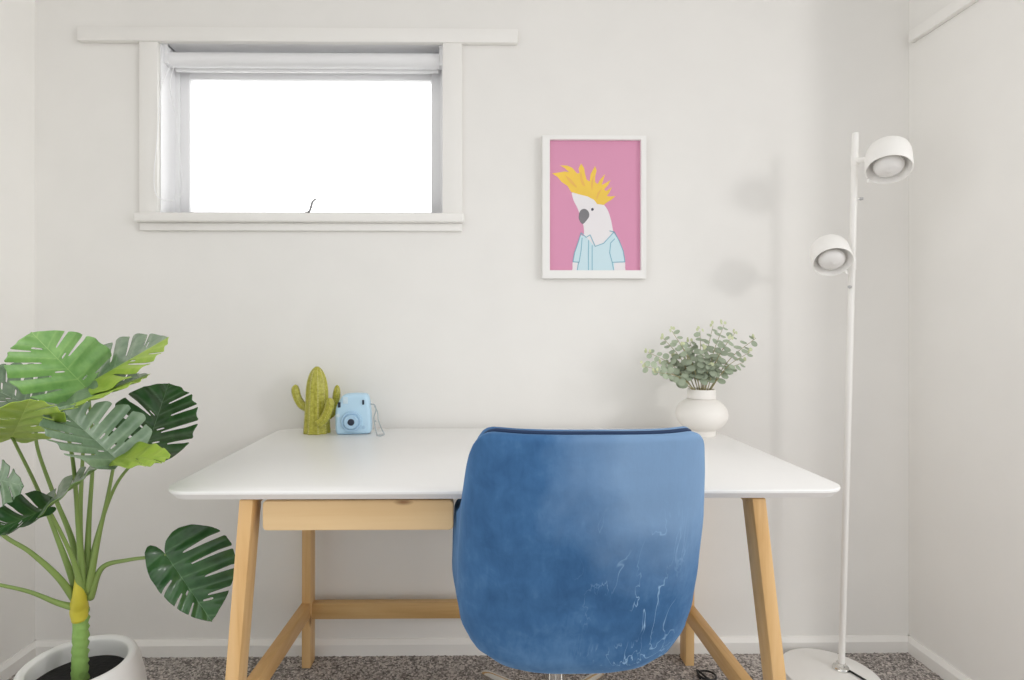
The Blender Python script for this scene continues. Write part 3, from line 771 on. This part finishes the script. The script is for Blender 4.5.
# ------------------------------------------------------------------ floor lamp
lb = Vector((PX(836, 1.68) , CAM.y + 1.68, 0)); lb.x = 1.068
RB = .136
lamp = empty('floor_lamp', lb, 'white twin headed floor lamp standing in the right corner beside the desk', 'lamp')
bm = BM(); lathe(bm, [(0, 0), (RB - .004, 0), (RB, .004), (RB, .022), (RB - .002, .0265), (RB - .006, .028), (0, .028)], 72, lb); build('base', bm, M['white_metal'], lamp)
pb = P(841.5, 671, 1.70); pb.z = .028
pt = P(855.5, 133, 1.672)
bm = BM(); tube(bm, [pb, pb.lerp(pt, .5), pt], .0088, 20); pole = build('pole', bm, M['white_metal'], lamp)
bm = BM(); lathe(bm, [(0, 0), (.024, 0), (.024, .004), (.0215, .009), (.0135, .012), (.0125, .02), (0, .02)], 32, pb + Vector((-.002, 0, -.0005))); build('collar', bm, M['chrome'], lamp)
bm = BM(); tube(bm, spline([pb + Vector((.012, -.006, .003)), pb + Vector((.02, -.03, .0035)), pb + Vector((.035, -.075, .004)), pb + Vector((.055, -.15, .004)), pb + Vector((.062, -.165, -.02)), pb + Vector((.068, -.19, -.022)), pb + Vector((.03, -.3, -.022)), pb + Vector((-.1, -.42, -.022))], 8), .003, 8)
build('cord', bm, M['black'], lamp)
def pole_at(py):
    k = (py - 133) / (671 - 133); a = pt.lerp(pb, k); return a
def head(cpx, d, axis, r, h, joint_py, knob_px):
    """axis points from the open rim up to the crown of the shade."""
    c = P(*cpx, d); A = Vector(axis).normalized(); rot = axis_rot(A)
    bm = BM()
    out = [(r, 0)]
    for k in range(0, 13):
        a = R(90 * k / 12); out.append((r * (.60 + .40 * cos(a) ** .75) if k < 12 else r * .60, h * (.46 + .54 * sin(a) ** .9)))
    out.append((r * .3, h * 1.03)); out.append((0, h * 1.035))
    inn = [(r, 0), (r * .985, -.0015), (r * .945, -.001), (r * .93, .002), (r * .74, h * .34), (r * .70, h * .36), (0, h * .38)]
    lathe(bm, out, 48, c, rot); lathe(bm, inn, 48, c, rot)
    bmesh.ops.remove_doubles(bm, verts=bm.verts[:], dist=1e-5); bmesh.ops.recalc_face_normals(bm, faces=bm.faces[:])
    hd = build('lamp_shade', bm, M['white_metal'], lamp, origin=c, angle=45)
    bm = BM(); rb = r * .66
    lathe(bm, [(0, -.012)] + [(rb * sin(R(a)), h * .12 - rb * .62 * cos(R(a)) + .004) for a in range(8, 111, 6)] + [(rb * .7, h * .37), (0, h * .37)], 36, c, rot)
    build('bulb', bm, M['frosted'], hd, angle=60)
    j = pole_at(joint_py); s0 = c + A * h * .52
    dirv = (j - s0).normalized(); st = s0 + dirv * r * .90
    bm = BM(); tube(bm, [st - dirv * .01, j], .0075, 14); tube(bm, [st - dirv * .004, st + dirv * .006], .0115, 18)
    tube(bm, [j + Vector((0, 0, -.018)), j + Vector((0, 0, .018))], .0102, 20)
    build('arm', bm, M['white_metal'], lamp)
    # little rim handle
    dn = (j - c); dn = (dn - A * dn.dot(A)).normalized(); e = c + dn * r * .97
    bm = BM(); tube(bm, [e + A * .002, e - A * .006, e - A * .013 + dn * .003], [.003, .0028, .0022], 8); build('tilt_tab', bm, M['white_metal'], hd)
    kp = pole_at(knob_px[1]); sgn = 1 if knob_px[0] > 852 else -1
    bm = BM(); dk = Vector((sgn * .75, -.66, 0))
    tube(bm, [kp, kp + dk * .017], .0035, 12); build('switch_stem', bm, M['chrome'], lamp)
    bm = BM(); tube(bm, [kp + dk * .015, kp + dk * .024], [.0048, .004], 14); build('switch', bm, M['grey_metal'], lamp)
head((888.8, 169.5), 1.55, (.30, .44, .84), .0555, .089, 160, (858, 199))
head((832.8, 262), 1.61, (.24, .68, .68), .0520, .082, 263, (845, 286))

# loop of black cable lying on the carpet by the desk's right leg
bm = BM(); pts = []
for k in range(0, 15):
    a = R(200 - 30 * k); c = P(707, 679, 1.705); pts.append(Vector((c.x + .026 * cos(a), c.y + .026 * sin(a), .004 + .0006 * k)))
pts += [Vector((pts[-1].x + .03, pts[-1].y - .06, .004)), Vector((pts[-1].x + .1, pts[-1].y - .2, .004)), Vector((pts[-1].x + .12, pts[-1].y - .32, .004))]
cab = build('power_cable', bm, M['black'], None, origin=(pts[0].x, pts[0].y, 0)) if False else None
tube(bm, spline(pts, 4), .0032, 8)
cab = build('power_cable', bm, M['black'], None, origin=(pts[0].x, pts[0].y, 0)); tag(cab, 'black cable coiled on the carpet under the right end of the desk', 'cable')

# ------------------------------------------------------------------ potted monstera
mc = Vector((-.918, CAM.y + 1.30, 0))
mon = empty('potted_monstera', mc, 'potted monstera plant in a white round pot left of the desk', 'plant')
bm = BM()
pp = [(0, 0), (.085, 0), (.098, .006), (.118, .06), (.132, .12), (.137, .17), (.134, .225), (.125, .27), (.117, .296), (.113, .302), (.107, .304), (.101, .301), (.097, .294), (.099, .262), (.100, .24), (0, .24)]
q = spline([Vector((r, 0, z)) for r, z in pp[2:14]], 4)
lathe(bm, [(0, 0), (.085, 0)] + [(p.x, p.z) for p in q] + [(.100, .24), (0, .24)], 64, mc); build('pot', bm, M['pot'], mon, angle=50)
bm = BM(); lathe(bm, [(0, .262), (.05, .264), (.08, .262), (.0995, .258)], 40, mc); build('soil', bm, M['soil'], mon)
# trunk
tb = P(79.5, 676, 1.29); tb.z = .262
tp = P(81, 606, 1.29)
bm = BM(); pts = [tb + (tp - tb) * (i / 24) for i in range(25)]
tube(bm, pts, [.0165 + .0009 * math.sin(i * 2.3) - .001 * (i / 24) + (.004 if i == 0 else 0) for i in range(25)], 20)
for v in bm.verts:
    r_ = Vector((v.co.x - tp.x, v.co.y - tp.y, 0)); g = noise.noise(v.co * 70) * .0022 + .0014 * sin(v.co.z * 330 + math.atan2(r_.y, r_.x))
    v.co += r_.normalized() * g
trunk = build('trunk', bm, M['trunk'], mon, angle=180)
bm = BM(); tube(bm, spline([tp + Vector((0, -.004, -.03)), tp + Vector((0, -.006, .0)), P(79, 595, 1.266), P(76.5, 572, 1.255)], 6), [.0155, .019, .017, .011, .0015], 16)
build('sheath', bm, M['sheath'], mon, angle=180)
# leaves
WT = [(-.26, .20), (-.2, .33), (-.08, .45), (.08, .50), (.25, .50), (.42, .465), (.6, .39), (.76, .285), (.88, .17), (.96, .075), (1.0, 0.0)]
VL = [(0, 0.0), (.03, -.06), (.09, -.16), (.17, -.23), (.27, -.25), (.36, -.19), (.45, -.07), (.52, .1)]
def itp(tab, x):
    if x <= tab[0][0]: return tab[0][1] if tab is VL else tab[0][1] + (x - tab[0][0]) * 2
    for (a, p), (b, q) in zip(tab, tab[1:]):
        if x <= b: return p + (q - p) * (x - a) / (b - a)
    return tab[-1][1] + (x - tab[-1][0]) * (2 if tab is VL else -1)
def seg_d(p, a, b):
    d = b - a; t = max(0, min(1, (p - a).dot(d) / d.dot(d))); return (p - a - d * t).length, t
def monstera(B, T, L, Rr, mats, slots=5, seed=0, cup=.04, ripple=.0028, holes=True, name='leaf', parent=None, bend=.0, split=False):
    rnd = random.Random(seed); B, T, L, Rr = [P(*x) for x in (B, T, L, Rr)]
    ax = T - B; C = B + ax * .2; wl = (L - C); wr = (Rr - C)
    nrm = ax.cross(wr - wl).normalized()
    cuts = []
    for s in (-1, 1):
        for k in range(slots):
            v0 = -.03 + .74 * (k + .5 + rnd.uniform(-.12, .12)) / slots
            if rnd.random() < .12: continue
            sl = -.10 + .85 * v0; u0 = rnd.uniform(.13, .24) * (1 - .4 * k / slots); um = (u0 + .60) / 2
            a = Vector((s * u0, v0 + sl * u0)); m_ = Vector((s * um, v0 + sl * um * .92)); b = Vector((s * .62, v0 + sl * .62 + .03))
            w0 = rnd.uniform(.020, .032)
            cuts.append((a, m_, .010, w0)); cuts.append((m_, b, w0, w0 * .9))
            if holes and rnd.random() < .4:
                vh = v0 + .06; hc = Vector((s * .10, vh + sl * .1)); dr_ = Vector((s * .05, sl * .05)); cuts.append((hc - dr_ * .6, hc + dr_ * .6, .011, .014))
    def f(u, v):
        au = abs(u); w = itp(WT, v); val = min(w - au, v - itp(VL, au))
        p = Vector((u, v))
        for a, b, r0, r1 in cuts:
            if a.x * u < 0: continue
            d, t = seg_d(p, a, b); val = min(val, d - (r0 + (r1 - r0) * t))
        return val
    NU, NV = 64, 84; bm = BM(); vl = bm.verts.layers.float.new('vein')
    def pos(u, v):
        a = abs(u) / .5; w = wr if u > 0 else wl
        e = math.sqrt(u * u + .0016) - .04   # soften the fold at the midrib
        p = B + ax * v + w * (e / .5)
        v0 = (v + .10 * abs(u)) / (1 + .85 * abs(u)); lat = -cos((v0 + .03) * 2 * pi * slots / .74)
        p += nrm * (-cup * a * a * .5 + ripple * lat * min(1, a * 1.6) - bend * max(0, v) ** 2)
        return p
    def vein(u, v):
        m = max(0, 1 - abs(u) / .012)
        ph = ((v + .10 * abs(u)) / (1 + .85 * abs(u)) + .03) * slots / .74 % 1.0; l = max(0, 1 - min(ph, 1 - ph) / .07) * max(0, 1 - abs(u) / .42)
        return min(1, m + .55 * l)
    cache = {}
    def vert(u, v):
        k = (round(u, 6), round(v, 6))
        if k not in cache:
            cache[k] = bm.verts.new(pos(u, v)); cache[k][vl] = vein(u, v)
        return cache[k]
    U = [-.56 + 1.12 * i / NU for i in range(NU + 1)]; Vv = [-.28 + 1.30 * j / NV for j in range(NV + 1)]
    val = [[f(u, v) for v in Vv] for u in U]
    for i in range(NU):
        for j in range(NV):
            qd = [(i, j), (i + 1, j), (i + 1, j + 1), (i, j + 1)]
            if all(val[a][b] < 0 for a, b in qd): continue
            poly = []
            for k in range(4):
                (a, b), (c, d) = qd[k], qd[(k + 1) % 4]; f0, f1 = val[a][b], val[c][d]
                if f0 >= 0: poly.append((U[a], Vv[b]))
                if (f0 >= 0) != (f1 >= 0):
                    t = f0 / (f0 - f1); t = min(.98, max(.02, t)); poly.append((U[a] + (U[c] - U[a]) * t, Vv[b] + (Vv[d] - Vv[b]) * t))
            if len(poly) >= 3:
                vs = []
                for p in poly:
                    w_ = vert(*p)
                    if w_ not in vs: vs.append(w_)
                if len(vs) >= 3:
                    try:
                        fc = bm.faces.new(vs)
                        if split and sum(q_[0] for q_ in poly) > 0: fc.material_index = 1  # yellow-green right half paints in light showing through the leaf
                    except ValueError: pass
    o = build(name, bm, [M[m] for m in mats], parent or mon, origin=B, angle=180)
    md = o.modifiers.new('thickness', 'SOLIDIFY'); md.thickness = .0012; md.offset = 0; md.material_offset = 0 if split else 1; md.material_offset_rim = md.material_offset
    return o
# base, tip, left lobe, right lobe: (x, y, depth) each; first material is the face whose normal is tip x (right - left)
LEAVES = [
    (((85, 387, 1.27), (31, 332, 1.17), (4, 388, 1.10), (105, 346, 1.36)), ('leaf_mid', 'leaf_mid'), 4, 1, .02),
    (((86, 385, 1.30), (169, 337, 1.28), (108, 346, 1.44), (130, 384, 1.18)), ('leaf_grey', 'leaf_under'), 4, 2, .02),
    (((60, 409, 1.17), (150, 374, 1.27), (82, 384, 1.32), (98, 404, 1.08)), ('leaf_grey', 'leaf_under'), 4, 3, .02),
    (((12, 437, 1.22), (30, 399, .99), (-46, 428, 1.08), (70, 422, 1.10)), ('leaf_under', 'leaf_under'), 4, 4, .02),
    (((44, 412, 1.30), (-32, 378, 1.24), (-8, 412, 1.14), (40, 368, 1.40)), ('leaf_grey', 'leaf_dark'), 5, 5, .02),
    (((115, 458, 1.17), (58, 407, 1.12), (44, 446, .98), (140, 414, 1.22)), ('leaf_grey', 'leaf_grey'), 4, 6, .02),
    (((114, 459, 1.17), (171, 455, 1.06), (140, 444, 1.20), (138, 470, 1.02)), ('leaf_under', 'leaf_under'), 3, 7, .01),
    (((146, 451, 1.32), (169, 383, 1.26), (116, 410, 1.32), (208, 424, 1.26)), ('leaf_dark', 'leaf_dark'), 4, 8, .05),
    (((-24, 474, 1.12), (24, 486, 1.06), (-6, 452, 1.14), (-8, 514, 1.04)), ('leaf_grey', 'leaf_dark'), 4, 9, .04),
    (((48, 508, 1.16), (-12, 534, 1.08), (20, 540, 1.10), (18, 504, 1.18)), ('leaf_dark', 'leaf_dark'), 3, 10, .05),
    (((46, 508, 1.15), (102, 461, 1.16), (67, 483, 1.24), (76, 491, 1.08)), ('leaf_grey', 'leaf_under_dark'), 3, 11, .02),
    (((166, 555, 1.22), (212, 622, 1.18), (153, 588, 1.16), (233, 536, 1.25)), ('leaf_dark', 'leaf_dark'), 4, 15, .04),
    (((-34, 578, 1.18), (-92, 596, 1.12), (-60, 566, 1.24), (-66, 606, 1.08)), ('leaf_mid', 'leaf_under'), 4, 13, .03),
]
PET = [
    [(81, 588, 1.285), (80, 520, 1.28), (83, 450, 1.28), (85, 387, 1.27)],
    [(86, 590, 1.29), (89, 520, 1.30), (93, 450, 1.31), (88, 388, 1.30)],
    [(83, 585, 1.27), (78, 520, 1.25), (72, 455, 1.2), (60, 409, 1.17)],
    [(79, 596, 1.28), (60, 545, 1.26), (38, 490, 1.24), (12, 437, 1.22)],
    [(82, 590, 1.285), (72, 540, 1.29), (52, 490, 1.30), (36, 440, 1.31), (44, 412, 1.30)],
    [(88, 592, 1.28), (98, 540, 1.24), (108, 495, 1.2), (115, 458, 1.17)],
    None,
    [(89, 596, 1.29), (95, 545, 1.30), (116, 485, 1.32), (146, 450, 1.32)],
    [(77, 602, 1.28), (58, 577, 1.24), (30, 552, 1.2), (2, 534, 1.17), (-28, 500, 1.14), (-24, 474, 1.12)],
    [(82, 592, 1.27), (74, 562, 1.24), (62, 535, 1.2), (48, 508, 1.16)],
    None,
    [(90, 598, 1.285), (102, 568, 1.27), (128, 560, 1.25), (152, 557, 1.23), (166, 555, 1.22)],
    [(78, 608, 1.28), (58, 603, 1.26), (30, 592, 1.23), (0, 585, 1.2), (-34, 578, 1.18)],
]
for (lf, pts) in zip(LEAVES, PET):
    q, mats, slots, seed, cup = lf
    if pts:
        sp = spline([P(*p) for p in pts], 10); n = len(sp) - 1
        bm = BM(); tube(bm, sp, [.0088, .0064, .0046, .0038, .0034, .003], 12)
        pet = build('petiole', bm, M['petiole'], mon, angle=180)
    monstera(*q, mats, slots, seed, cup, parent=pet if pts else mon, split=seed in (2, 3), ripple={8: .0045, 15: .0045, 6: .0045}.get(seed, .0028))

# ------------------------------------------------------------------ light
w = bpy.data.worlds.new('daylight'); sc.world = w; w.use_nodes = True
nt = w.node_tree; bg = nt.nodes['Background']; bg.inputs['Color'].default_value = (1, 1, 1, 1)
# daylight round the room: brightest outdoors (+y) and softer from behind, with fill added from the sides and above
tc = nt.nodes.new('ShaderNodeTexCoord'); sx_ = nt.nodes.new('ShaderNodeSeparateXYZ'); nt.links.new(tc.outputs['Generated'], sx_.inputs[0])
def wm(op, a, b, c=0.0):
    m = nt.nodes.new('ShaderNodeMath'); m.operation = op
    for i, v in enumerate((a, b, c)):
        if hasattr(v, 'is_linked'): nt.links.new(v, m.inputs[i])
        else: m.inputs[i].default_value = v
    return m.outputs[0]
x2 = wm('MULTIPLY', sx_.outputs[0], sx_.outputs[0]); yp = wm('MAXIMUM', sx_.outputs[1], 0.0)
nt.links.new(wm('ADD', wm('MULTIPLY_ADD', x2, 1.95, .46), wm('ADD', wm('MULTIPLY', yp, 3.2), wm('MULTIPLY', wm('MAXIMUM', sx_.outputs[2], 0.0), .75))), bg.inputs['Strength'])
def area(name, loc, aim, size, power, col=(1, 1, 1)):
    l = bpy.data.lights.new(name, 'AREA'); l.shape = 'DISK'; l.size = size; l.energy = power; l.color = col
    o = link(bpy.data.objects.new(name, l)); o.location = loc
    o.rotation_euler = (Vector(aim) - Vector(loc)).to_track_quat('-Z', 'Y').to_euler(); return o
area('room_light', (3.15, -2.65, 1.85), (.2, -.3, .9), .5, 17.5, (1, .99, .98))

vs_ = sc.view_settings; vs_.view_transform = 'Standard'; vs_.look = 'None'; vs_.gamma = 1; vs_.exposure = 0.0; vs_.use_curve_mapping = False
